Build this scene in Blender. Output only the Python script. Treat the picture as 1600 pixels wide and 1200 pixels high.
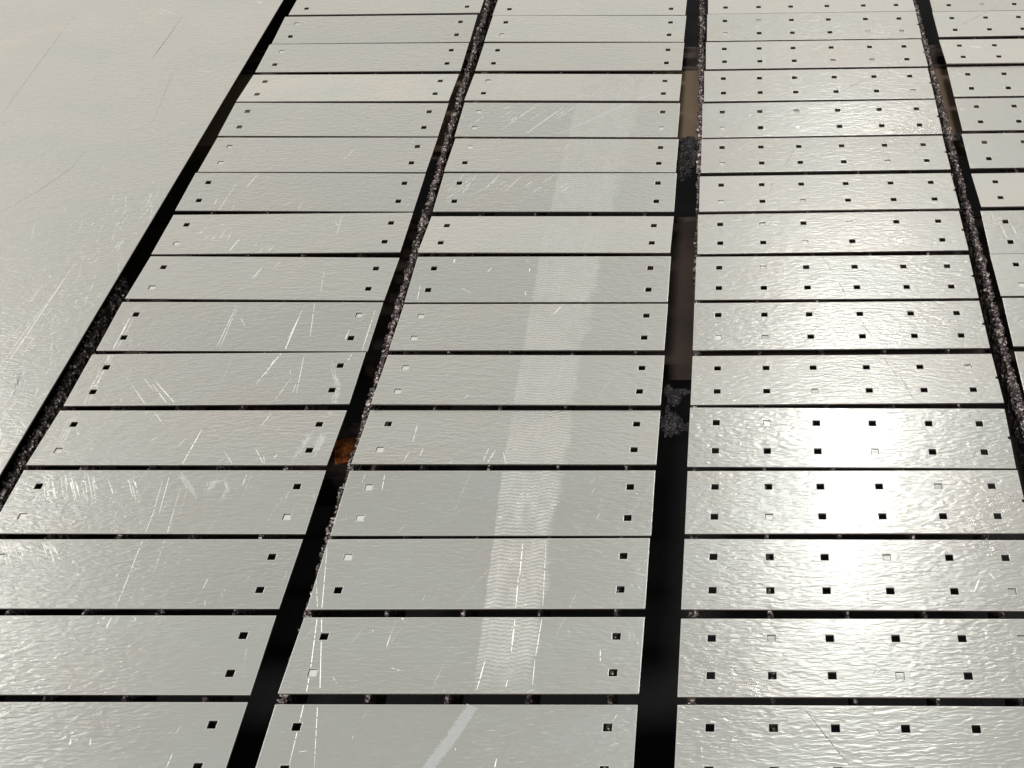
import bpy, bmesh, math, random
import numpy as np
from mathutils import Matrix, Vector, noise as mn

for o in list(bpy.data.objects):
    bpy.data.objects.remove(o)
scene = bpy.context.scene
C = scene.collection

# ------------------------------------------------------------------ camera
F_PX, PITCH, YAW, ROLL, PPX, PPY = 1805.75, 0.783913, -0.028952, -0.022568, 1126.55, 599.08
CAM_H = 1.0
cp, sp, cy_, sy_ = math.cos(PITCH), math.sin(PITCH), math.cos(YAW), math.sin(YAW)
FW = Vector((sy_ * cp, cy_ * cp, -sp))
R0 = Vector((cy_, -sy_, 0.0))
U0 = R0.cross(FW)
RT = math.cos(ROLL) * R0 + math.sin(ROLL) * U0
UP = -math.sin(ROLL) * R0 + math.cos(ROLL) * U0
EYE = Vector((0, 0, CAM_H))
cam = bpy.data.cameras.new('camera')
cam.sensor_width = 36.0
cam.lens = F_PX / 1600 * 36.0
cam.shift_x = (800 - PPX) / 1600
cam.shift_y = (PPY - 600) / 1600
cam.clip_start = 0.01
cam.clip_end = 100
co = bpy.data.objects.new('camera', cam)
C.objects.link(co)
co.matrix_world = Matrix(((RT.x, UP.x, -FW.x, EYE.x), (RT.y, UP.y, -FW.y, EYE.y),
                          (RT.z, UP.z, -FW.z, EYE.z), (0, 0, 0, 1)))
scene.camera = co


def ray(x, y):
    return FW + RT * ((x - PPX) / F_PX) - UP * ((y - PPY) / F_PX)


def at(x, y, z=0.0):
    d = ray(x, y)
    return EYE + d * ((z - CAM_H) / d.z)


# ------------------------------------------------------------------ world and lamps
world = bpy.data.worlds.new('World')
scene.world = world
world.use_nodes = True
wt = world.node_tree
bg = wt.nodes['Background']
# a hall that is lit evenly all round: pale walls, a somewhat darker roof
tc = wt.nodes.new('ShaderNodeTexCoord')
sx = wt.nodes.new('ShaderNodeSeparateXYZ')
mr = wt.nodes.new('ShaderNodeMapRange')
mr.interpolation_type = 'SMOOTHSTEP'
for i_, v_ in enumerate((.43, .70, .83, .465)):
    mr.inputs[i_ + 1].default_value = v_
wt.links.new(tc.outputs['Generated'], sx.inputs[0])
wt.links.new(sx.outputs[2], mr.inputs[0])
wt.links.new(mr.outputs[0], bg.inputs[1])
mc = wt.nodes.new('ShaderNodeMix')
mc.data_type = 'RGBA'
m2 = wt.nodes.new('ShaderNodeMapRange')
m2.inputs[1].default_value, m2.inputs[2].default_value = .4, .75
wt.links.new(sx.outputs[2], m2.inputs[0])
wt.links.new(m2.outputs[0], mc.inputs[0])
mc.inputs[6].default_value = (1, .94, .855, 1)
mc.inputs[7].default_value = (.93, .948, .90, 1)
wt.links.new(mc.outputs[2], bg.inputs[0])


def area(name, loc, target, sx, sy, power, col):
    l = bpy.data.lights.new(name, 'AREA')
    l.shape = 'ELLIPSE'
    l.size, l.size_y, l.energy, l.color = sx, sy, power, col
    o = bpy.data.objects.new(name, l)
    C.objects.link(o)
    o.location = loc
    o.rotation_euler = (Vector(target) - Vector(loc)).to_track_quat('-Z', 'Y').to_euler()
    return o


g = at(1324, 752)
HL = 3.2
area('hall_or_fill_lamp', (g.x * (1 + HL), g.y * (1 + HL), HL), (g.x, g.y, 0), 0.30, 0.85, 9.0, (1, .98, .95))
g2 = at(-150, 905)
area('hall_or_fill_lamp', (g2.x * (1 + HL), g2.y * (1 + HL), HL), (g2.x, g2.y, 0), 0.5, 0.5, 5.5, (1, .97, .93))
area('hall_or_fill_lamp', (-.1, -2.0, 3.2), (-.1, 1.2, 0), .45, .45, 210, (1, .97, .92))  # added fill lamp behind the camera, brightens scratches, slag and beams

scene.render.engine = 'CYCLES'
scene.view_settings.view_transform = 'Standard'
scene.view_settings.look = 'None'
scene.view_settings.exposure = 0
scene.view_settings.gamma = 1


# ------------------------------------------------------------------ materials
class NT:
    def __init__(s, name):
        s.m = bpy.data.materials.new(name)
        s.m.use_nodes = True
        s.t = s.m.node_tree
        s.b = s.t.nodes['Principled BSDF']
        s.out = s.t.nodes['Material Output']

    def n(s, typ, **kw):
        nd = s.t.nodes.new('ShaderNode' + typ)
        for k, v in kw.items():
            setattr(nd, k, v)
        return nd

    def put(s, sock, v):
        if hasattr(v, 'is_output'):
            s.t.links.new(v, sock)
        else:
            sock.default_value = v

    def math(s, op, a, b=0.0, c=0.0, clamp=False):
        nd = s.n('Math', operation=op, use_clamp=clamp)
        s.put(nd.inputs[0], a)
        s.put(nd.inputs[1], b)
        s.put(nd.inputs[2], c)
        return nd.outputs[0]

    def noise(s, vec, scale, det=2, rough=.5, dist=0.0):
        nd = s.n('TexNoise')
        s.put(nd.inputs['Vector'], vec)
        nd.inputs['Scale'].default_value = scale
        nd.inputs['Detail'].default_value = det
        nd.inputs['Roughness'].default_value = rough
        nd.inputs['Distortion'].default_value = dist
        return nd.outputs['Fac']

    def scaled(s, vec, sc):
        nd = s.n('VectorMath', operation='MULTIPLY')
        s.put(nd.inputs[0], vec)
        nd.inputs[1].default_value = sc
        return nd.outputs[0]

    def mapr(s, v, a, b, c, d, smooth=False):
        nd = s.n('MapRange')
        if smooth:
            nd.interpolation_type = 'SMOOTHSTEP'
        s.put(nd.inputs[0], v)
        for i, x in enumerate((a, b, c, d)):
            s.put(nd.inputs[i + 1], x)
        return nd.outputs[0]

    def mixc(s, f, a, b):
        nd = s.n('Mix', data_type='RGBA')
        s.put(nd.inputs[0], f)
        s.put(nd.inputs[6], a)
        s.put(nd.inputs[7], b)
        return nd.outputs[2]


def sheet_metal():
    k = NT('mill_finish_metal')
    pos = k.n('NewGeometry').outputs['Position']
    sep = k.n('SeparateXYZ')
    k.put(sep.inputs[0], pos)
    X, Y = sep.outputs[0], sep.outputs[1]
    # rolled ripple, stretched across the sheet
    rip = k.noise(k.scaled(pos, (88, 320, 0)), 1.0, 1.4, .4, .7)
    rip2 = k.noise(k.scaled(pos, (40, 130, 0)), 1.0, 2, .5, .5)
    grain = k.noise(k.scaled(pos, (30, 2600, 0)), 1.0, 2, .6)
    amt = k.mapr(k.noise(pos, 7, 2), .3, .7, .8, 1.2)
    h = k.math('ADD', k.math('MULTIPLY', rip, 1.0), k.math('MULTIPLY', rip2, .7))
    h = k.math('MULTIPLY', h, amt)
    h = k.math('ADD', h, k.math('MULTIPLY', grain, .006))
    # imprint of a rolled tread crossing the second column
    yc = k.math('SUBTRACT', Y, 1.2)
    left = k.math('MULTIPLY_ADD', k.math('MULTIPLY', yc, yc), .05, -.2825)
    wob = k.math('MULTIPLY', k.math('SUBTRACT', k.noise(pos, 60, 2), .5), .0035)
    u = k.math('ADD', k.math('SUBTRACT', X, left), wob)
    wid = k.math('MULTIPLY_ADD', k.math('SUBTRACT', Y, .59), .046, .057)
    un = k.math('DIVIDE', u, wid)
    m = k.math('MULTIPLY', k.mapr(un, 0, .025, 0, 1), k.mapr(k.math('ADD', un, k.math('MULTIPLY', k.math('SUBTRACT', k.noise(pos, 35, 3), .5), .35)), .90, 1.02, 1, 0))
    m = k.math('MULTIPLY', m, k.mapr(Y, .56, .62, 0, 1))
    m = k.math('MULTIPLY', m, k.mapr(Y, 1.73, 1.76, 1, 0))
    m = k.math('MULTIPLY', m, k.mapr(k.noise(k.scaled(pos, (2.2, 1, 0)), 16, 4, .6), .32, .6, .5, 1))
    # tread lines: arcs repeating every 5 mm, in lanes
    arc = k.math('MULTIPLY', k.math('ABSOLUTE', k.math('SUBTRACT', k.math('FRACT', k.math('MULTIPLY', un, 3.0)), .5)), .0028)
    ph = k.math('ADD', Y, arc)
    ph = k.math('ADD', ph, k.math('MULTIPLY', k.math('SUBTRACT', k.noise(pos, 55, 3), .5), .005))
    cell = k.math('FLOOR', k.math('MULTIPLY', un, 9.0))
    jit = k.math('FRACT', k.math('MULTIPLY', k.math('SINE', k.math('MULTIPLY', cell, 12.9898)), 437.58))
    ph = k.math('ADD', ph, k.math('MULTIPLY', jit, .0047))
    wave = k.math('SINE', k.math('MULTIPLY', ph, 2 * math.pi / .0047))
    wave = k.math('MULTIPLY', wave, k.mapr(k.noise(k.scaled(pos, (130, 40, 0)), 1.0, 2), .3, .55, .3, 1))
    lane = k.math('ABSOLUTE', k.math('SUBTRACT', k.math('FRACT', k.math('MULTIPLY_ADD', un, 2.0, .18)), .5))
    line = k.mapr(lane, 0, .03, 1, 0)
    tread = k.math('MULTIPLY', m, k.math('MULTIPLY_ADD', wave, .5, .5))
    h = k.math('ADD', h, k.math('MULTIPLY', tread, .9))
    h = k.math('ADD', h, k.math('MULTIPLY', k.math('MULTIPLY', m, line), .12))
    bump = k.n('Bump')
    bump.inputs['Strength'].default_value = 1.0
    bump.inputs['Distance'].default_value = 0.00052
    k.put(bump.inputs['Height'], h)
    k.put(k.b.inputs['Normal'], bump.outputs[0])
    # oil and handling stains: slow changes of tint and gloss
    st = k.noise(k.scaled(pos, (1, 1.6, 0)), 6, 4, .6, .6)
    tint = k.mixc(k.mapr(st, .35, .65, 0, 1), (.815, .785, .745, 1), (.755, .775, .745, 1))
    oi = k.n('ObjectInfo').outputs['Random']
    tint = k.mixc(k.math('MULTIPLY', oi, .34), tint, (.60, .60, .58, 1))
    fine_ = k.noise(k.scaled(pos, (22, 900, 0)), 1.0, 3, .6)
    tint = k.mixc(k.mapr(fine_, .3, .7, 0, .10), tint, (.5, .5, .48, 1))
    film = k.math('MULTIPLY', m, k.math('MULTIPLY_ADD', wave, .42, .16))
    film = k.math('ADD', film, k.math('MULTIPLY', k.math('MULTIPLY', m, line), .12), clamp=True)
    film = k.math('MAXIMUM', film, 0.0)
    tint = k.mixc(film, tint, (.42, .42, .41, 1))
    k.put(k.b.inputs['Base Color'], tint)
    rg = k.mapr(st, .3, .7, .27, .33)
    k.b.inputs['Coat Weight'].default_value = .6
    k.b.inputs['Coat Roughness'].default_value = .105
    rg = k.math('ADD', rg, k.math('MULTIPLY', m, k.math('MULTIPLY_ADD', wave, .03, .06)))
    k.put(k.b.inputs['Roughness'], rg)
    k.b.inputs['Anisotropic'].default_value = .35
    tg = k.n('CombineXYZ')
    tg.inputs[1].default_value = 1
    k.put(k.b.inputs['Tangent'], tg.outputs[0])
    k.put(k.b.inputs['Metallic'], k.math('SUBTRACT', 1.0, film))
    return k.m


def simple(name, col, rough, metal=0.0, nscale=0, var=.4, bump=0.0):
    k = NT(name)
    k.b.inputs['Roughness'].default_value = rough
    k.b.inputs['Metallic'].default_value = metal
    if nscale:
        pos = k.n('NewGeometry').outputs['Position']
        nz = k.noise(pos, nscale, 4, .6)
        a = tuple(c * (1 - var) for c in col) + (1,)
        b = tuple(min(1, c * (1 + var)) for c in col) + (1,)
        k.put(k.b.inputs['Base Color'], k.mixc(k.mapr(nz, .3, .7, 0, 1), a, b))
        if bump:
            bp = k.n('Bump')
            bp.inputs['Strength'].default_value = 1
            bp.inputs['Distance'].default_value = bump
            k.put(bp.inputs['Height'], k.noise(pos, nscale * 2.5, 4, .65))
            k.put(k.b.inputs['Normal'], bp.outputs[0])
    else:
        k.b.inputs['Base Color'].default_value = col + (1,)
    return k.m


def speckled(name, dark, light, scale, t0, t1, rough, metal, bump):
    k = NT(name)
    pos = k.n('NewGeometry').outputs['Position']
    nz = k.noise(pos, scale, 3, .6)
    k.put(k.b.inputs['Base Color'], k.mixc(k.mapr(nz, t0, t1, 0, 1), dark + (1,), light + (1,)))
    k.b.inputs['Roughness'].default_value = rough
    k.b.inputs['Metallic'].default_value = metal
    bp = k.n('Bump')
    bp.inputs['Strength'].default_value = 1
    bp.inputs['Distance'].default_value = bump
    k.put(bp.inputs['Height'], k.noise(pos, scale * 2.2, 3, .6))
    k.put(k.b.inputs['Normal'], bp.outputs[0])
    return k.m


M = {
    'metal': sheet_metal(),
    'rim': simple('cut_rim', (.86, .85, .82), .38, 1, 300, .06),
    'wall': simple('cut_edge_oxide', (.16, .13, .12), .5, .8, 500, .4),
    'scratch': simple('scratched_metal', (.97, .96, .93), .5, .15, 900, .03),
    'hair': simple('faint_scratch', (.92, .91, .87), .42, .7, 900, .03),
    'film': simple('wiped_film', (.79, .80, .80), .38, .95, 200, .04),
    'dull_line': simple('dull_line', (.46, .43, .37), .45, .8, 900, .1),
    'slug': simple('slug_top', (.86, .85, .80), .4, .75, 700, .08),
    'dark_scratch': simple('dull_scratch', (.17, .155, .13), .6, .4, 900, .1),
    'smear': simple('dried_film', (.60, .61, .62), .5, .3, 200, .05),
    'slag': speckled('slag_crust', (.045, .036, .036), (.52, .45, .44), 230, .49, .66, .36, .7, .0016),
    'blade': simple('burnt_steel', (.075, .058, .055), .6, .5, 60, .5, .0004),
    'tray': simple('shaded_tray', (.011, .010, .0115), .9, 0, 20, .4),  # darkness inside the bed is put into this near-black colour
    'beam': simple('lit_brown_beam', (.155, .112, .074), .8, 0, 14, .15),  # brown beam made paler: light falling through the gaps is painted in
    'beam2': simple('shaded_brown_beam', (.030, .019, .015), .8, 0, 12, .4),  # same kind of beam, its deep shade painted into a darker brown
    'rust': simple('orange_rust', (.36, .10, .018), .85, 0, 130, .85, .001),
    'char': speckled('charred_slag', (.012, .011, .012), (.16, .15, .155), 420, .52, .72, .5, .4, .0012),
}


# ------------------------------------------------------------------ helpers
def tag(o, label, cat, group=None, kind=None):
    if label:
        o['label'] = label
    if cat:
        o['category'] = cat
    if group:
        o['group'] = group
    if kind:
        o['kind'] = kind
    return o


def mesh_obj(name, verts, faces, mats, parent=None, fm=None, smooth=False):
    me = bpy.data.meshes.new(name)
    me.from_pydata(verts, [], faces)
    for m in (mats if isinstance(mats, (list, tuple)) else [mats]):
        me.materials.append(m)
    if fm is not None:
        me.polygons.foreach_set('material_index', fm)
    if smooth:
        me.polygons.foreach_set('use_smooth', [True] * len(me.polygons))
    me.update()
    o = bpy.data.objects.new(name, me)
    C.objects.link(o)
    if parent:
        o.parent = parent
    return o


def box(v, f, x0, x1, y0, y1, z0, z1):
    n = len(v)
    v += [(x0, y0, z0), (x1, y0, z0), (x1, y1, z0), (x0, y1, z0),
          (x0, y0, z1), (x1, y0, z1), (x1, y1, z1), (x0, y1, z1)]
    f += [(n, n + 3, n + 2, n + 1), (n + 4, n + 5, n + 6, n + 7), (n, n + 1, n + 5, n + 4),
          (n + 1, n + 2, n + 6, n + 5), (n + 2, n + 3, n + 7, n + 6), (n + 3, n, n + 4, n + 7)]


T = 0.002          # sheet thickness
HOLE = 0.0084
PH = 0.0903        # plate depth
RIM = 0.0007
CH = 0.00012       # burr roll-off at a cut edge


def plate_mesh(name, W, hx, notch):
    """flat plate with square holes at (hx, +-0.0215); top face at z = 0"""
    hy = (-.0215, .0215)
    a = HOLE / 2
    xs = [-W / 2, -W / 2 + RIM]
    for x in hx:
        xs += [x - a - RIM, x - a, x + a, x + a + RIM]
    xs += [W / 2 - RIM, W / 2]
    ys = [-PH / 2, -PH / 2 + RIM]
    for y in hy:
        ys += [y - a - RIM, y - a, y + a, y + a + RIM]
    ys += [PH / 2 - RIM, PH / 2]
    nr = .0024
    if notch:
        i = 6
        ys = ys[:i] + [-nr, nr] + ys[i:]
    nx, ny = len(xs), len(ys)
    hi = {(4 * q + 3) for q in range(len(hx))}                 # hole cell columns
    hj = {j for j in range(ny - 1) for y in hy if abs((ys[j] + ys[j + 1]) / 2 - y) < 1e-6}
    holes = {(i, j) for i in hi for j in hj}
    ncell = None
    if notch:
        jn = ys.index(-nr)
        ncell = jn
    low = set()                                                # vertices on cut edges
    for i in range(nx):
        for j in range(ny):
            if i in (0, nx - 1) or j in (0, ny - 1):
                low.add((i, j))
    for (i, j) in holes:
        low |= {(i, j), (i + 1, j), (i, j + 1), (i + 1, j + 1)}
    verts, faces, fm = [], [], []
    idx = {}
    for j in range(ny):
        for i in range(nx):
            idx[i, j] = len(verts)
            verts.append((xs[i], ys[j], -CH if (i, j) in low else 0.0))
    nb = len(verts)
    for j in range(ny):
        for i in range(nx):
            verts.append((xs[i], ys[j], -T))

    def cell_open(i, j):
        return i < 0 or j < 0 or i >= nx - 1 or j >= ny - 1 or (i, j) in holes or (notch and j == ncell and i >= nx - 3)

    for j in range(ny - 1):
        for i in range(nx - 1):
            if cell_open(i, j):
                continue
            q = (idx[i, j], idx[i + 1, j], idx[i + 1, j + 1], idx[i, j + 1])
            rim = any(p in low for p in ((i, j), (i + 1, j), (i + 1, j + 1), (i, j + 1)))
            faces.append(q)
            fm.append(1 if rim else 0)
            faces.append(tuple(v + nb for v in reversed(q)))
            fm.append(2)
            for di, dj, p0, p1 in ((0, -1, q[0], q[1]), (1, 0, q[1], q[2]), (0, 1, q[2], q[3]), (-1, 0, q[3], q[0])):
                if cell_open(i + di, j + dj) and not (notch and ncell == j + dj and i + di >= nx - 3 and dj == 0 and False):
                    faces.append((p0, p0 + nb, p1 + nb, p1))
                    fm.append(2)
    if notch:
        # two last cells of the middle strip become one polygon with a round bite
        j = ncell
        x0 = xs[nx - 3]
        xe = xs[nx - 1]
        arc = [(xe - nr * 1.25 * math.cos(t), nr * math.sin(t)) for t in [math.pi / 2 - math.pi * s / 8 for s in range(9)]]
        outline = [(x0, -nr), (xe, -nr)] + arc[::-1][1:-1] + [(xe, nr), (x0, nr)]
        s = len(verts)
        for (x, y) in outline:
            verts.append((x, y, 0.0))
        for (x, y) in outline:
            verts.append((x, y, -T))
        m = len(outline)
        faces.append(tuple(range(s, s + m)))
        fm.append(0)
        faces.append(tuple(reversed(range(s + m, s + 2 * m))))
        fm.append(2)
        for q in range(1, m - 2):
            faces.append((s + q, s + q + m, s + q + 1 + m, s + q + 1))
            fm.append(2)
    me = bpy.data.meshes.new(name)
    me.from_pydata(verts, [], faces)
    for mt in ('metal', 'rim', 'wall'):
        me.materials.append(M[mt])
    me.polygons.foreach_set('material_index', fm)
    me.update()
    return me


# ------------------------------------------------------------------ the bed below
def tray():
    v, f = [], []
    X0, X1, Y0, Y1, Z0 = -1.75, .74, .44, 2.75, -.62
    box(v, f, X0, X1, Y0, Y1, Z0 - .01, Z0)
    box(v, f, X0 - .012, X0, Y0, Y1, Z0, -.004)
    box(v, f, X1, X1 + .012, Y0, Y1, Z0, -.004)
    box(v, f, X0, X1, Y0 - .012, Y0, Z0, -.004)
    box(v, f, X0, X1, Y1, Y1 + .012, Z0, -.004)
    o = mesh_obj('cutting_bed', v, f, M['tray'])
    o['kind'] = 'structure'


tray()


def beam(y0, y1, z, mat, label):
    v, f = [], []
    box(v, f, -1.7, .735, y0, y1, z - .03, z)
    n = 6
    o = mesh_obj('cross_beam', v, f, mat)
    lip_v, lip_f = [], []
    box(lip_v, lip_f, -1.7, .735, y1 + .002, y1 + .008, z - .05, z + .004)
    mesh_obj('lip', lip_v, lip_f, M['blade'], o)
    return tag(o, label, 'beam', 'cross beams under the slats')


beam(1.63, 1.86, -.064, M['beam'], 'wide brown cross beam with painted-in light, below the slats near the far end')
beam(1.15, 1.475, -.11, M['beam2'], 'dark brown cross beam with painted-in shade, deep below the middle plates')
beam(1.905, 1.93, -.064, M['blade'], 'narrow dark cross beam just beyond the wide brown one')

# ------------------------------------------------------------------ support slats
SLOPE = -.0172


def slat_x(k, y):
    return -.0525 + .0793 * k + SLOPE * (y - .6)


def vnoise(rng, n, m, cx, cz):
    """smooth value noise on an n x m grid, cell sizes cx, cz (in samples)"""
    gx, gz = int(n / cx) + 3, int(m / cz) + 3
    gr = rng.random((gx, gz))
    a = np.arange(n) / cx
    b = np.arange(m) / cz
    ia, ib = a.astype(int), b.astype(int)
    fa, fb = a - ia, b - ib
    fa = (fa * fa * (3 - 2 * fa))[:, None]
    fb = (fb * fb * (3 - 2 * fb))[None, :]
    g00, g10 = gr[ia][:, ib], gr[ia + 1][:, ib]
    g01, g11 = gr[ia][:, ib + 1], gr[ia + 1][:, ib + 1]
    return (g00 * (1 - fa) + g10 * fa) * (1 - fb) + (g01 * (1 - fa) + g11 * fa) * fb


def slat(k, label, showing, drop=0.0, y1=2.2, dx0=0.0):
    rng = np.random.default_rng(100 + k)
    root = bpy.data.objects.new('support_slat', None)
    C.objects.link(root)
    y0 = .445
    ym = y0
    root.location = (slat_x(k, ym) - drop * .72 + dx0, ym, -.062)
    ang = math.atan(-SLOPE)
    root.rotation_euler = (0, 0, ang)
    L = y1 - y0
    tag(root, label, 'slat', 'slag-crusted support slats')
    v, f = [], []
    box(v, f, -.0013, .0013, 0, L, 0, .047 - drop)
    mesh_obj('blade', v, f, M['blade'], root)
    step = .0011 if showing else .002
    n = int(L / step)
    prof = [(-.0016, -.046), (-.0018, -.034), (-.0021, -.024), (-.0026, -.0165), (-.0029, -.011), (-.0027, -.0068), (-.0017, -.0034), (0, -.0024),
            (.0017, -.0034), (.0027, -.0068), (.0029, -.011), (.0026, -.0165), (.0021, -.024), (.0018, -.034), (.0016, -.046)]
    m = len(prof)
    P = np.array(prof)
    lump = vnoise(rng, n, m, .012 / step, 3.2)
    fine = vnoise(rng, n, m, .004 / step, 1.3)
    grit = vnoise(rng, n, m, .0016 / step, 1)
    big = vnoise(rng, n, 1, .06 / step, 1)
    amp = .0042 if showing else .0020
    side = np.sign(P[:, 0])[None, :]
    near_top = np.clip((P[:, 1] + .046) / .044, 0, 1)[None, :]
    d = amp * ((lump - .35) * 1.1 + (fine - .5) * .9 + (grit - .5) * .55) * (.35 + .75 * near_top) * (.6 + .8 * big)
    dx = (P[:, 0][None, :] + side * d) * (1 if showing else .68)
    # the crest is knobbly: pointed teeth of slag with hollows between
    crest = vnoise(rng, n, 1, .0075 / step, 1) * .6 + vnoise(rng, n, 1, .003 / step, 1) * .4
    wt = np.exp(-((np.arange(m) - m // 2) / 2.2) ** 2)[None, :]
    dz = -(1 - crest) * .0075 * wt + (grit - .5) * .0012
    zz = np.minimum(P[:, 1][None, :] + dz, -.0024) - drop
    yy = (np.arange(n) * step)[:, None] + (fine - .5) * step * 1.2
    co_ = np.stack([dx, np.broadcast_to(yy, dx.shape), zz + .062], -1).reshape(-1, 3)
    i = np.arange(n - 1)[:, None]
    j = np.arange(m - 1)[None, :]
    a = i * m + j
    q = np.stack([a, a + 1, a + m + 1, a + m], -1).reshape(-1, 4)
    V, Fc = co_.tolist(), q[:, ::-1].tolist()
    if showing:
        ib = bmesh.new()
        bmesh.ops.create_icosphere(ib, subdivisions=1, radius=1)
        bv = np.array([x.co[:] for x in ib.verts])
        bf = [[x.index for x in fc.verts] for fc in ib.faces]
        ib.free()
        for _ in range(950):
            r_ = .0006 + .0028 * rng.random() ** 2.2
            lev = rng.random() ** 1.8 * .030
            sd = (-1, 1)[rng.integers(2)]
            cc = np.array([sd * (.0012 + .0022 * rng.random()), rng.random() * L, .062 - drop - .0036 - lev - r_])
            st_ = np.array([1, .8 + .6 * rng.random(), 1 + 1.6 * rng.random()])
            n0 = len(V)
            V += (bv * r_ * st_ * (.75 + .5 * rng.random((len(bv), 1))) + cc).tolist()
            Fc += [[i_ + n0 for i_ in t_] for t_ in bf]
    me = bpy.data.meshes.new('slag_crust')
    me.from_pydata(V, [], Fc)
    me.materials.append(M['slag'])
    me.update()
    o = bpy.data.objects.new('slag_crust', me)
    C.objects.link(o)
    o.parent = root


ORD = ['first', 'second', 'third', 'fourth', 'fifth', 'sixth', 'seventh', 'eighth', 'ninth', 'tenth', 'eleventh', 'twelfth',
       'thirteenth', 'fourteenth', 'fifteenth', 'sixteenth']
slat(-10, 'sunken slag-crusted slat in the dark gap beside the large uncut sheet', True, .018, 1.24)
slat(-5, 'knobbly slag-crusted slat in the gap between the two four-hole plate columns', True, 0, 2.2, -.0025)
slat(0, 'slag-crusted slat at the left edge of the twelve-hole plates, by the middle gap', True)
slat(5, 'jagged slag-crusted slat in the gap at the far right of the picture', True, 0, 2.2, -.007)
for c, ks in (('leftmost plate column', (-9, -8, -7, -6)), ('second plate column', (-4, -3, -2, -1)), ('third plate column', (1, 2, 3, 4)), ('right edge plate column', (6, 7, 8, 9))):
    for i, k in enumerate(ks):
        slat(k, 'slag-crusted slat under the %s, %s from its left side' % (c, ORD[i]), False)


# ------------------------------------------------------------------ slag and scrap in the gaps
def clump(pts, label, mat, seed, name='slag_clump'):
    bm = bmesh.new()
    for (p, r, st) in pts:
        b = bmesh.new()
        bmesh.ops.create_icosphere(b, subdivisions=3, radius=1)
        off = Vector((seed * 3.1, r * 900, seed))
        for vv in b.verts:
            n = vv.co.normalized()
            d = 1 + .45 * mn.noise(n * 1.7 + off) + .38 * mn.noise(n * 4.5 + off) + .30 * mn.noise(n * 11 + off)
            vv.co = Vector((n.x * st[0], n.y * st[1], n.z * st[2])) * r * d + Vector(p)
        tmp = bpy.data.meshes.new('t')
        b.to_mesh(tmp)
        bm.from_mesh(tmp)
        bpy.data.meshes.remove(tmp)
        b.free()
    rg_ = random.Random(seed)
    for (p, r, st) in pts:
        for _ in range(110):
            n = Vector((rg_.gauss(0, 1), rg_.gauss(0, 1), abs(rg_.gauss(0, 1)))).normalized()
            q = Vector((n.x * st[0], n.y * st[1], n.z * st[2])) * r * rg_.uniform(.75, 1.2) + Vector(p)
            rr_ = r * rg_.uniform(.06, .2)
            g_ = bmesh.ops.create_icosphere(bm, subdivisions=1, radius=rr_)
            for vv in g_['verts']:
                vv.co = vv.co * rg_.uniform(.6, 1.3) + q
    me = bpy.data.meshes.new(name)
    bm.to_mesh(me)
    bm.free()
    me.materials.append(mat)
    o = bpy.data.objects.new(name, me)
    C.objects.link(o)
    return tag(o, label, 'slag')


zc = -.022
c0, c1, c2, c3 = at(1049, 664, zc), at(1053, 622, zc), at(1064, 613, zc), at(1044, 610, zc)
clump([(c0, .0125, (1, 1.25, .8)), (c1, .008, (1.1, 1.6, .8)), (c2, .0055, (2.2, .7, .7)), (c3, .0055, (.7, 1.6, .7)), (at(1043, 640, zc), .004, (.6, 2.2, .7)),
       (at(1072, 668, zc), .006, (2.4, .8, .6))],
      'dark crumbly slag clump stuck in the middle gap beside the third column', M['char'], 1)
c0 = at(1073, 240, -.03)
clump([(c0, .017, (1, 2.2, .8)), (at(1068, 262, -.03), .013, (1, 2, .8)), (at(1083, 230, -.03), .010, (1.3, 1.5, .8))],
      'blackened slag heap in the middle gap just below the lit brown stretch', M['char'], 5)
c0 = at(1503, 217, -.02)
clump([(c0, .007, (.9, 2.0, .9)), (at(1499, 212, -.02), .005, (1.5, 1, .8))],
      'small black slag knob in the far right gap by the fourth column', M['char'], 8)
# rusty offcut lying deep in the left gap
p0, p1 = at(520, 722, -.13), at(566, 676, -.13)
v, f = [], []
box(v, f, -.018, .009, -.022, .018, 0, .002)
o = mesh_obj('rusty_offcut', v, f, M['rust'])
o.location = ((p0.x + p1.x) / 2, (p0.y + p1.y) / 2, -.134)
o.rotation_euler = (.05, -.08, .25)
tag(o, 'orange rusty offcut lying below the gap between the two four-hole columns', 'offcut')
v, f = [], []
box(v, f, -.06, .05, -.012, .05, -.03, -.004)
box(v, f, -.06, .05, -.05, -.012, -.06, -.004)
ob = mesh_obj('scrap_block', v, f, M['blade'])
ob.location = (o.location.x - .01, o.location.y + .004, -.137)
tag(ob, 'dark burnt scrap block under the orange rusty offcut', 'scrap')

# ------------------------------------------------------------------ plates
HX4 = [-.148, .148]
HX12 = [-.1553, -.0953, -.0370, .0288, .0949, .1542]
ME4 = plate_mesh('metal_plate', .350, HX4, False)
ME12 = plate_mesh('metal_plate', .3738, HX12, True)
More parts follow.
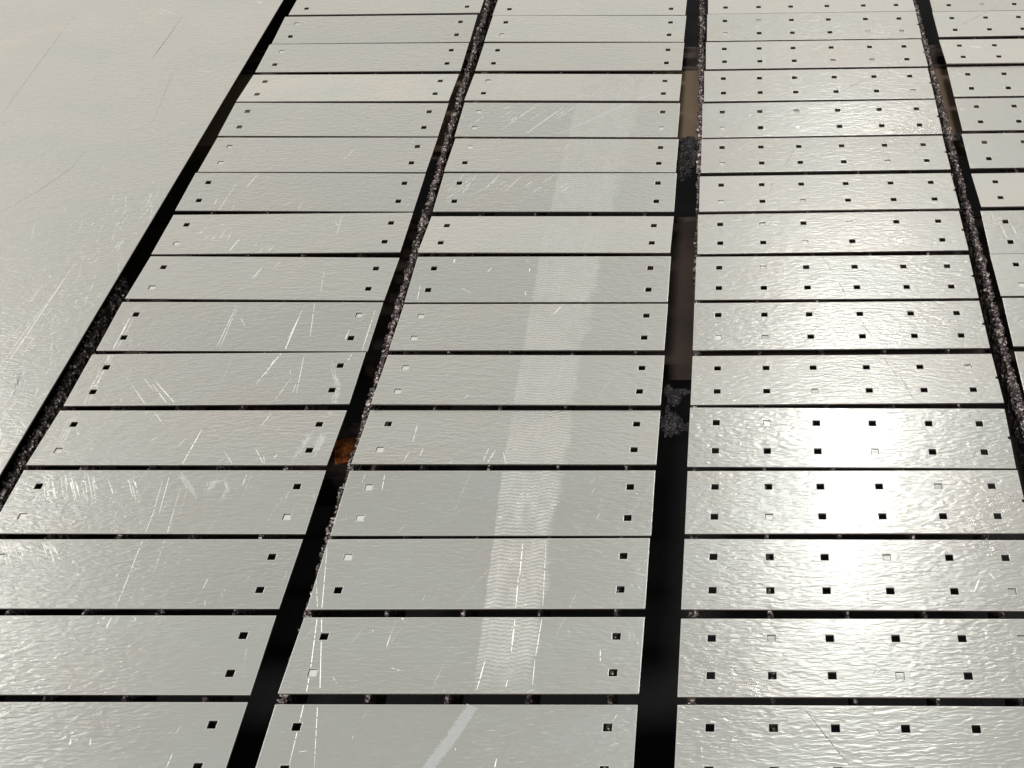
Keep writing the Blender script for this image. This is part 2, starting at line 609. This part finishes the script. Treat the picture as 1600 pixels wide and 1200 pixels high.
# measured poses, far row first: centre x, centre y, lift of far edge, lift of near edge, turn
POSE = {
    1: [(-0.6559, 2.0033, 0.0, 0.0, 0.0066), (-0.656, 1.8966, 0.0045, 0.0, 0.0007), (-0.6556, 1.7991, 0.0025, 0.0, 0.0042), (-0.6562, 1.6991, 0.0, 0.0033, -0.0057), (-0.6557, 1.6016, 0.0041, 0.0, -0.0122), (-0.6552, 1.5035, 0.0019, 0.0, -0.0164), (-0.655, 1.405, 0.0033, 0.0, -0.0115), (-0.6543, 1.307, 0.0005, 0.0, 0.0023), (-0.6536, 1.208, 0.0, 0.0004, -0.0154), (-0.6532, 1.1082, 0.0035, 0.0, -0.01), (-0.6547, 1.0127, 0.0006, 0.0, 0.0059), (-0.655, 0.9129, 0.0, 0.0037, -0.0014), (-0.6554, 0.8166, 0.0012, 0.0, 0.0008), (-0.6557, 0.7186, 0.0, 0.0013, 0.0009), (-0.6562, 0.62, 0.0009, 0.0, 0.0021), (-0.6559, 0.5217, 0.0, 0.0, 0.0025)],
    2: [(-0.2799, 1.991, 0.0, 0.0, -0.018), (-0.2793, 1.8949, 0.0021, 0.0, -0.0176), (-0.2794, 1.797, 0.0015, 0.0, -0.0147), (-0.2797, 1.6949, 0.0, 0.0041, -0.012), (-0.2786, 1.5949, 0.0053, 0.0, -0.0125), (-0.2774, 1.4988, 0.0, 0.0008, -0.0121), (-0.2761, 1.4004, 0.0037, 0.0, -0.0072), (-0.2767, 1.2986, 0.0, 0.0055, -0.0106), (-0.2761, 1.2009, 0.0043, 0.0, -0.0062), (-0.2761, 1.1067, 0.0, 0.0014, -0.0047), (-0.2758, 1.0085, 0.0, 0.004, -0.0031), (-0.2761, 0.9123, 0.0, 0.0054, -0.0009), (-0.2768, 0.8143, 0.0029, 0.0, 0.0008), (-0.2777, 0.7196, 0.0, 0.0003, 0.0032), (-0.2773, 0.6195, 0.0, 0.0055, 0.0024), (-0.2782, 0.5205, 0.0, 0.0, 0.004)],
    3: [(0.1215, 1.994, 0.0, 0.0, 0.018), (0.1217, 1.8956, 0.0035, 0.0, 0.014), (0.1218, 1.8002, 0.0004, 0.0, 0.018), (0.1212, 1.6984, 0.0029, 0.0, 0.018), (0.1207, 1.5933, 0.0055, 0.0, 0.0155), (0.1214, 1.4981, 0.0, 0.0001, 0.0159), (0.1213, 1.3979, 0.0, 0.0025, 0.0132), (0.1212, 1.304, 0.0, 0.0001, 0.0173), (0.121, 1.205, 0.0, 0.0002, 0.0056), (0.1212, 1.1085, 0.0, 0.0001, 0.0065), (0.1218, 1.0074, 0.0, 0.0055, 0.0044), (0.1213, 0.9116, 0.0035, 0.0, -0.0077), (0.1217, 0.8164, 0.0, 0.0012, 0.0004), (0.1215, 0.7188, 0.0, 0.0007, -0.0034), (0.1216, 0.6185, 0.0, 0.0029, -0.0003), (0.1217, 0.5207, 0.0, 0.0, -0.0034)],
    4: [(0.5264, 1.9951, 0.0, 0.0, 0.010), (0.5262, 1.9033, 0.0, 0.0001, 0.0092), (0.5258, 1.801, 0.0, 0.0055, 0.010), (0.5272, 1.7066, 0.002, 0.0, 0.0073), (0.5273, 1.6062, 0.002, 0.0, 0.010), (0.5249, 1.5042, 0.0016, 0.0, 0.012), (0.5256, 1.4005, 0.0, 0.0055, 0.012), (0.5238, 1.2995, 0.0055, 0.0, 0.012), (0.524, 1.2084, 0.0, 0.0022, 0.0068), (0.5253, 1.1131, 0.002, 0.0, 0.0), (0.5249, 1.0127, 0.0, 0.0, 0.0)],
}
COLNAME = {1: 'leftmost plate column', 2: 'second plate column', 3: 'third plate column', 4: 'right edge plate column'}
GROUP = {1: 'four-hole plates in the leftmost column', 2: 'four-hole plates in the second column',
         3: 'twelve-hole plates in the third column', 4: 'plates cut off at the right edge'}
LOOK = {(3, 12): 'holed plate with strongest white glare', (3, 11): 'holed plate with white glare',
        (2, 8): 'four-hole plate with a bright tread imprint', (2, 4): 'four-hole plate with a white diagonal smear',
        (3, 15): 'holed plate with long dark scratch', (2, 3): 'pale four-hole plate with dark tread imprint',
        (2, 7): 'pale four-hole plate with grey tread imprint'}
plates = {}
for c in POSE:
    W = .350 if c < 3 else .3738
    hx = HX4 if c < 3 else HX12
    nrow = 16 if c < 4 else 11
    for r, (cx, cyy, zt, zb, rot) in enumerate(POSE[c]):
        o = bpy.data.objects.new('metal_plate', ME4 if c < 3 else ME12)
        C.objects.link(o)
        if c == 4:
            cyy += rot * .12
        rr = random.Random(c * 50 + r)
        roll = rr.uniform(-.0035, .0035)
        tilt = math.asin((zt - zb) / PH)
        o.location = (cx, cyy, (zt + zb) / 2 + .0001 * rr.random() + abs(roll) * .02)
        o.rotation_euler = (tilt, roll, rot)
        look = LOOK.get((c, r), 'four-hole metal plate' if c < 3 else 'holed metal plate')
        if c < 4:
            n = 15 - r
            where = 'in the bottom row' if n == 0 else ('in the top row' if n == 15 else '%s row from the bottom' % ORD[n])
        else:
            where = 'in the top row' if r == 0 else '%s row from the top' % ORD[r]
        tag(o, '%s, %s, %s' % (look, COLNAME[c], where), 'plate', GROUP[c])
        plates[c, r] = (o, W, hx)
bpy.context.view_layer.update()


# ------------------------------------------------------------------ the uncut sheet on the left
SX1 = -.857
v, f, fm = [], [], []
xs = [-1.74, SX1 - RIM, SX1]
zt_ = [0, 0, -CH]
y0, y1 = .45, 2.7
for x, z in zip(xs, zt_):
    v += [(x, y0, z), (x, y1, z)]
for x in xs:
    v += [(x, y0, -T), (x, y1, -T)]
f = [(0, 2, 3, 1), (2, 4, 5, 3), (4, 10, 11, 5), (6, 7, 9, 8), (8, 9, 11, 10), (0, 6, 8, 2), (2, 8, 10, 4), (1, 3, 9, 7), (3, 5, 11, 9), (0, 1, 7, 6)]
sheet = mesh_obj('metal_sheet', v, f, [M['metal'], M['rim'], M['wall']], None, [0, 1, 2, 2, 2, 2, 2, 2, 2, 2])
tag(sheet, 'large uncut metal sheet lying left of the cut plates', 'sheet')

# ------------------------------------------------------------------ slugs still sitting in holes
SLUG = {1: {1: ['0T'], 2: ['0T'], 5: ['0T', '0B'], 7: ['0B'], 8: ['0B'], 9: ['1T'], 11: ['0B'], 12: ['0B', '1B'], 13: ['0T']},
        2: {1: ['0B'], 3: ['0T'], 4: ['0T', '0B', '1B'], 5: ['0T'], 9: ['0T', '0B'], 10: ['0T', '0B'], 11: ['0B'], 12: ['0T', '0B'], 13: ['0T'], 14: ['0B']},
        3: {1: ['1T', '0B', '4B', '5B'], 2: ['3B', '4B'], 3: ['5B'], 4: ['2T', '0B', '2B'], 5: ['0B', '4B'], 6: ['0B', '2B'], 7: ['1T', '2B', '3T', '4B'],
            8: ['1T'], 9: ['0B', '1B'], 10: ['5T', '2B'], 11: ['1T', '3B'], 12: ['4T', '1B'], 13: ['3T', '5B'], 14: ['1T', '3B', '5T']},
        4: {0: ['1B'], 8: ['0B']}}
a = HOLE / 2 - .0004
sv, sf, sm = [], [], []
box(sv, sf, -a, a, -a, a, -T, 0)
sme = bpy.data.meshes.new('cutout_slug')
sme.from_pydata(sv, [], sf)
for mt in ('metal', 'wall'):
    sme.materials.append(M[mt])
sme.polygons.foreach_set('material_index', [1, 0, 1, 1, 1, 1])
sme.update()
sme2 = sme.copy()
sme2.materials.clear()
for mt in ('slug', 'wall'):
    sme2.materials.append(M[mt])
HN = {2: ['left', 'right'], 6: ['first', 'second', 'third', 'fourth', 'fifth', 'sixth']}
for c in SLUG:
    for r, lst in SLUG[c].items():
        o, W, hx = plates[c, r]
        for code in lst:
            i, tb = int(code[0]), code[1]
            rr = random.Random(c * 1000 + r * 20 + i * 2 + (tb == 'T'))
            s = bpy.data.objects.new('cutout_slug', sme2 if (c < 3 or i == 0) else sme)
            C.objects.link(s)
            tl, tr_ = rr.uniform(-.05, .10), rr.uniform(-.06, .06)
            loc = Matrix.Translation((hx[i] + rr.uniform(-.0001, .00025), (.0215 if tb == 'T' else -.0215) - rr.uniform(0, .0003), -rr.uniform(.0009, .0017)))
            s.matrix_world = o.matrix_world @ loc @ Matrix.Rotation(tl, 4, 'X') @ Matrix.Rotation(tr_, 4, 'Y')
            n = 15 - r
            row = ('%s row from bottom' % ORD[n]) if c < 4 else ('%s row from top' % ORD[r])
            hn = HN[len(hx)][i]
            tag(s, 'loose square slug in %s %s hole of plate, %s, %s' % ('far' if tb == 'T' else 'near', hn, COLNAME[c].replace(' plate', ''), row),
                'slug', 'square slugs left in the holes')

# ------------------------------------------------------------------ scratches and smears (wear on the surfaces)
marks = {}          # owner -> material -> (verts, faces)


def local_hit(o, x, y):
    mw = o.matrix_world
    n = mw.to_3x3() @ Vector((0, 0, 1))
    p = mw.translation
    d = ray(x, y)
    t = (p - EYE).dot(n) / d.dot(n)
    return mw.inverted() @ (EYE + d * t)


def owners():
    for key, (o, W, hx) in plates.items():
        yield o, W, hx
    yield sheet, None, None


def inside(W, hx, p, m):
    if W is None:
        return -1.73 < p.x < SX1 - m and .46 < p.y < 2.69
    if abs(p.x) > W / 2 - m or abs(p.y) > PH / 2 - m:
        return False
    for x in hx:
        if abs(p.x - x) < HOLE / 2 + m and abs(abs(p.y) - .0215) < HOLE / 2 + m:
            return False
    return True


def mark(pts, width, mat='scratch', gap=.12, seed=0, own=None, taper=True):
    """a scratch along photo points, laid into whatever plate it crosses; width in metres"""
    rr = random.Random(seed * 7 + int(pts[0][0] * 13 + pts[0][1]))
    dens = []
    for (x0, y0), (x1, y1) in zip(pts, pts[1:]):
        n = max(2, int(math.hypot(x1 - x0, y1 - y0) / 2.5))
        dens += [(x0 + (x1 - x0) * i / n, y0 + (y1 - y0) * i / n) for i in range(n)]
    dens.append(pts[-1])
    N = len(dens)
    for o, W, hx in (own or owners()):
        loc = [local_hit(o, x, y) for x, y in dens]
        if not any(inside(W, hx, p, .001) for p in loc):
            continue
        vs, fs = marks.setdefault(o.name, {}).setdefault(mat, ([], []))
        run = None
        for i in range(N - 1):
            a_, b_ = loc[i], loc[i + 1]
            if not (inside(W, hx, a_, .001) and inside(W, hx, b_, .001)) or rr.random() < gap:
                run = None
                continue
            d = (b_ - a_)
            d.z = 0
            if d.length < 1e-7:
                continue
            d.normalize()
            nrm = Vector((-d.y, d.x, 0))
            e0 = math.sin(math.pi * (i + .15) / N) ** .5 if taper else 1
            e1 = math.sin(math.pi * min(1, (i + 1.15) / N)) ** .5 if taper else 1
            w0 = width * max(.15, e0) * rr.uniform(.65, 1.15) / 2
            w1 = width * max(.15, abs(e1)) * rr.uniform(.65, 1.15) / 2
            z = .00003 if mat != 'smear' else .00002
            k0 = len(vs)
            vs += [(a_.x - nrm.x * w0, a_.y - nrm.y * w0, z), (b_.x - nrm.x * w1, b_.y - nrm.y * w1, z),
                   (b_.x + nrm.x * w1, b_.y + nrm.y * w1, z), (a_.x + nrm.x * w0, a_.y + nrm.y * w0, z)]
            fs.append((k0, k0 + 1, k0 + 2, k0 + 3))


S = .0007
for pts, w in [
    # uncut sheet
    ([(0, 585), (120, 407)], 1.5), ([(0, 572), (82, 460)], 1.0), ([(0, 545), (40, 500)], .7), ([(30, 562), (57, 522)], 1.0), ([(45, 474), (67, 445)], 1), ([(76, 435), (80, 430)], 1.4),
    ([(140, 354), (149, 347)], 1.2), ([(180, 354), (187, 347)], 1.2), ([(229, 330), (237, 320)], 1.6), ([(2, 640), (25, 607)], 1), ([(8, 643), (31, 672)], 1), ([(31, 658), (41, 669)], 1.4),
    ([(0, 660), (20, 632)], .8), ([(47, 382), (55, 345)], .6), ([(250, 14), (272, 22)], 1.2), ([(400, 1), (409, 5)], 2), ([(240, 16), (262, 24)], .8), ([(4, 632), (30, 600), (36, 590)], .8),
    ([(208, 336), (216, 330)], .8), ([(170, 320), (180, 316)], .7), ([(88, 437), (92, 432)], .8),
    # leftmost column
    ([(217, 472), (186, 530), (145, 600), (131, 632), (125, 642), (80, 725)], 1.1), ([(212, 478), (190, 520), (176, 545), (140, 630)], 1.0), ([(222, 470), (197, 520), (148, 605), (138, 632)], .8),
    ([(119, 643), (76, 725)], .7), ([(113, 643), (90, 690), (72, 726)], .6), ([(198, 505), (190, 522)], 3.0),
    ([(238, 600), (262, 632)], 1.2), ([(243, 596), (275, 632)], 1.4), ([(205, 600), (227, 632)], .9), ([(240, 642), (255, 663)], .8), ([(224, 590), (240, 610)], .7),
    ([(316, 670), (285, 725)], 1.8), ([(225, 646), (233, 642)], 1.2), ([(257, 740), (240, 800), (202, 897), (181, 949), (166, 985)], .9), ([(282, 762), (262, 830), (240, 897)], .7),
    ([(267, 736), (248, 804)], .9), ([(175, 962), (166, 981)], 1.2), ([(213, 963), (210, 971)], 1), ([(325, 904), (317, 920)], .9), ([(386, 740), (379, 758)], 1),
    ([(270, 1177), (260, 1199)], 1), ([(111, 1153), (109, 1164)], 1.4), ([(142, 1154), (140, 1164)], 1.4),
    ([(474, 480), (446, 545), (437, 555), (400, 600)], 1.7), ([(470, 490), (450, 530)], 1.0), ([(430, 560), (415, 585)], 1.4), ([(337, 546), (370, 477)], 1.0), ([(343, 546), (360, 505), (374, 477)], .8),
    ([(410, 417), (394, 436)], 1.3), ([(440, 405), (428, 420)], .8), ([(484, 530), (492, 472)], .9), ([(476, 552), (466, 600), (462, 617)], .9), ([(587, 482), (565, 550)], 1.2), ([(550, 553), (543, 564)], 1.4),
    ([(546, 516), (539, 530)], 1.4), ([(384, 510), (376, 498)], .6), ([(557, 230), (536, 250)], .9), ([(403, 273), (385, 292)], 1.3), ([(372, 284), (330, 345)], .8), ([(340, 310), (334, 320)], 1.4), ([(366, 322), (360, 332)], .9),
    ([(345, 352), (350, 350)], 1.2), ([(375, 373), (358, 392)], 1.6), ([(322, 355), (312, 365)], 1.2), ([(340, 366), (330, 375)], 1.4), ([(352, 360), (344, 372)], 1), ([(362, 362), (356, 374)], 1), ([(326, 370), (320, 372)], 1),
    ([(535, 338), (526, 366)], .8), ([(428, 384), (420, 392)], 1.1), ([(412, 387), (405, 394)], 1.0), ([(396, 385), (402, 381)], 1.0), ([(460, 314), (440, 322)], .7), ([(475, 313), (466, 327)], .7),
    ([(507, 420), (500, 460)], .6), ([(455, 590), (430, 625)], .8), ([(462, 600), (458, 612)], .9), ([(425, 645), (408, 665)], 1), ([(399, 700), (412, 726)], .9), ([(433, 710), (428, 716)], 1.6), ([(350, 705), (364, 726)], .7),
    ([(232, 690), (247, 683)], .9), ([(276, 700), (290, 685)], .7),
    # second column
    ([(512, 843), (507, 905), (503, 950), (502, 1000), (500, 1075), (496, 1105), (491, 1199)], 1.3), ([(494, 900), (496, 951), (495, 970), (486, 1040), (480, 1075), (472, 1112), (451, 1199)], 1.4),
    ([(845, 160), (780, 205)], 1.1), ([(888, 162), (820, 210)], 1.3), ([(900, 165), (870, 186)], .9), ([(800, 166), (786, 170)], 1.2), ([(725, 273), (700, 300)], 1), ([(745, 273), (722, 302)], .9), ([(781, 273), (757, 296)], 1.2),
    ([(815, 275), (790, 298)], .9), ([(868, 272), (848, 286)], .9), ([(880, 475), (865, 491)], 1.5), ([(805, 965), (799, 1018)], 2.2), ([(810, 900), (806, 949)], 1.6), ([(817, 848), (812, 900)], 1.6), ([(847, 965), (837, 1025)], 1.4),
    ([(836, 1030), (832, 1070)], 1), ([(853, 850), (848, 950)], .9), ([(938, 1015), (938, 1033)], 1.4), ([(758, 1032), (745, 1078)], 1.6), ([(793, 1062), (790, 1076)], 1.2), ([(776, 1185), (773, 1199)], 1.3),
    ([(611, 990), (604, 1010)], 1.2), ([(653, 660), (645, 690)], 1), ([(662, 700), (656, 712)], 1), ([(640, 705), (630, 722)], .8), ([(774, 703), (762, 723)], 1.1), ([(764, 700), (754, 722)], 1), ([(786, 706), (790, 722)], .8),
    ([(708, 720), (700, 724)], 1), ([(601, 742), (597, 765)], 1.2), ([(571, 740), (566, 754)], .8), ([(725, 768), (722, 773)], 2), ([(657, 445), (652, 468)], 1.1), ([(711, 405), (709, 410)], 2.4), ([(721, 450), (735, 457)], .9),
    ([(820, 455), (822, 461)], 1.6), ([(768, 418), (762, 425)], 1.2), ([(827, 424), (828, 420)], 2.2), ([(630, 966), (627, 969)], 4), ([(712, 1172), (711, 1168)], 2),
    # third and right columns
    ([(1300, 418), (1360, 420), (1410, 426)], 1.6), ([(1470, 70), (1487, 71)], 3.2), ([(1516, 72.5), (1533, 74)], 4.0), ([(1494, 113), (1502, 117)], 1.5), ([(1560, 345), (1575, 375)], 1.3), ([(1580, 350), (1592, 374)], 1.3),
    ([(1548, 330), (1556, 350)], 1.0), ([(1530, 905), (1522, 925)], 2.0), ([(1545, 895), (1555, 905)], 1.5),
]:
    mark(pts, S * w * .9)
for pts, w in [
    ([(0, 182), (60, 100), (118, 22)], 1.6), ([(232, 100), (262, 58), (286, 24)], 1.5), ([(240, 88), (275, 42)], 1.2), ([(0, 333), (60, 298), (112, 262), (136, 232)], 1.8), ([(275, 100), (240, 190)], 1.0),
    ([(1257, 1108), (1290, 1150), (1330, 1199)], 1.5), ([(1363, 1104), (1367, 1110)], 1.4), ([(1366, 1135), (1377, 1148)], 1.2), ([(1280, 395), (1304, 428)], .8), ([(1310, 440), (1322, 462)], 1), ([(1331, 475), (1345, 500), (1373, 542)], 1),
    ([(1379, 556), (1403, 590)], 1), ([(1345, 817), (1343, 832)], 1.5), ([(1346, 940), (1348, 955)], .8), ([(1334, 1000), (1356, 1024)], .8), ([(1355, 950), (1357, 915)], .6), ([(1310, 145), (1360, 120)], .9), ([(1493, 43), (1560, 10)], .9),
    ([(1405, 585), (1428, 625)], .8), ([(1370, 1045), (1363, 1055)], .8), ([(1455, 1040), (1470, 1030)], .6), ([(1226, 260), (1240, 235)], .7), ([(1203, 300), (1208, 285)], .7),
]:
    mark(pts, S * w, 'dull_line' if pts[0][0] < 500 else 'dark_scratch', .12)
# streaky fan of scrapes on the two plates at the lower left
rr = random.Random(4)
for i in range(34):
    x = rr.uniform(66, 215)
    mark([(x, rr.uniform(737, 752)), (x + rr.uniform(2, 9), rr.uniform(756, 786))], S * rr.uniform(.6, 1.3), 'scratch', .35, i)
for i in range(22):
    x = rr.uniform(5, 90)
    mark([(x - 6, rr.uniform(843, 850)), (x + rr.uniform(0, 8), rr.uniform(855, 890))], S * rr.uniform(.5, 1.1), 'scratch', .35, 90 + i)
# fine dashes scattered over everything, mostly along one handling direction
for i in range(260):
    x, y = (rr.uniform(0, 1050) if rr.random() < .45 else rr.uniform(0, 600)), rr.uniform(20, 1190)
    l = rr.uniform(3, 12) * (.5 + y / 900)
    an = rr.gauss(-1.05, .35) if rr.random() < .75 else rr.uniform(-3, 3)
    mark([(x, y), (x + l * math.cos(an), y + l * math.sin(an))], S * rr.uniform(.25, .8), rr.choice(('scratch', 'hair', 'hair')), .2, i)
# long hairlines, and scuffing along the right side of the uncut sheet
for i in range(70):
    x, y = rr.uniform(60, 1020), rr.uniform(120, 1100)
    l = rr.uniform(25, 80) * (.5 + y / 1200)
    an = rr.gauss(-1.05, .18)
    mark([(x, y), (x + l * math.cos(an), y + l * math.sin(an))], S * rr.uniform(.3, .7), 'hair', .3, i)
for i in range(150):
    y = rr.uniform(300, 740)
    x = max(0, 250 - (y - 320) * .6 - abs(rr.gauss(0, 60)))
    l = rr.uniform(4, 22)
    an = rr.gauss(-1.05, .25)
    mark([(x, y), (x + l * math.cos(an), y + l * math.sin(an))], S * rr.uniform(.3, .9), 'scratch', .25, i)
for i in range(26):
    x = rr.uniform(705, 900)
    y = rr.choice((166, 172, 274, 278, 282)) + rr.uniform(0, 12)
    l = rr.uniform(12, 45)
    mark([(x, y), (x - l * .82, y + l * .55)], S * rr.uniform(.4, 1.1), 'scratch', .3, i)
# wide wiped smears
for pts, w in [([(1036, 144), (1010, 150), (985, 160), (945, 178), (905, 196), (868, 211)], .0075), ([(738, 1102), (716, 1140), (690, 1175), (668, 1199)], .011),
               ([(281, 736), (294, 756), (305, 776)], .006), ([(325, 772), (332, 755), (350, 748)], .007), ([(490, 668), (470, 700), (455, 724)], .006), ([(506, 674), (498, 690), (485, 715)], .007),
               ([(516, 560), (528, 600), (520, 640), (505, 655)], .006), ([(895, 223), (875, 236)], .006), ([(352, 745), (358, 765), (345, 782)], .005), ([(67, 775), (72, 800)], .006), ([(40, 560), (15, 640)], .006)]:
    for q in range(int(w / .00042)):
        off = rr.gauss(0, .3) * w * 1300
        a0, a1 = rr.uniform(0, .35), rr.uniform(.6, 1)
        P_ = [(x + off, y + off * .12) for x, y in pts]
        n_ = len(P_) - 1

        def pt(t):
            i = min(n_ - 1, int(t * n_))
            u = t * n_ - i
            return (P_[i][0] + (P_[i + 1][0] - P_[i][0]) * u, P_[i][1] + (P_[i + 1][1] - P_[i][1]) * u)
        mark([pt(a0 + (a1 - a0) * i / 6) for i in range(7)], S * rr.uniform(.5, 1.3), 'smear', rr.uniform(.05, .4), q)
mark([(740, 1101), (722, 1128), (700, 1160), (684, 1180), (666, 1205)], .0125, 'film', 0, 1, None, False)
mark([(1036, 144), (1010, 150), (985, 160), (945, 178), (905, 196), (868, 211)], .0055, 'film', 0, 2)
mark([(282, 737), (296, 758), (306, 777)], .0045, 'film', 0, 3)
byname = {o.name: o for o, _, _ in owners()}
for on, d in marks.items():
    for mat, (vs, fs) in d.items():
        if fs:
            s = mesh_obj({'scratch': 'scratch_marks', 'dark_scratch': 'scratch_marks', 'hair': 'scratch_marks', 'dull_line': 'scratch_marks', 'film': 'smear', 'smear': 'smear'}[mat], vs, fs, M[mat], byname[on])
            s['kind'] = 'stuff'
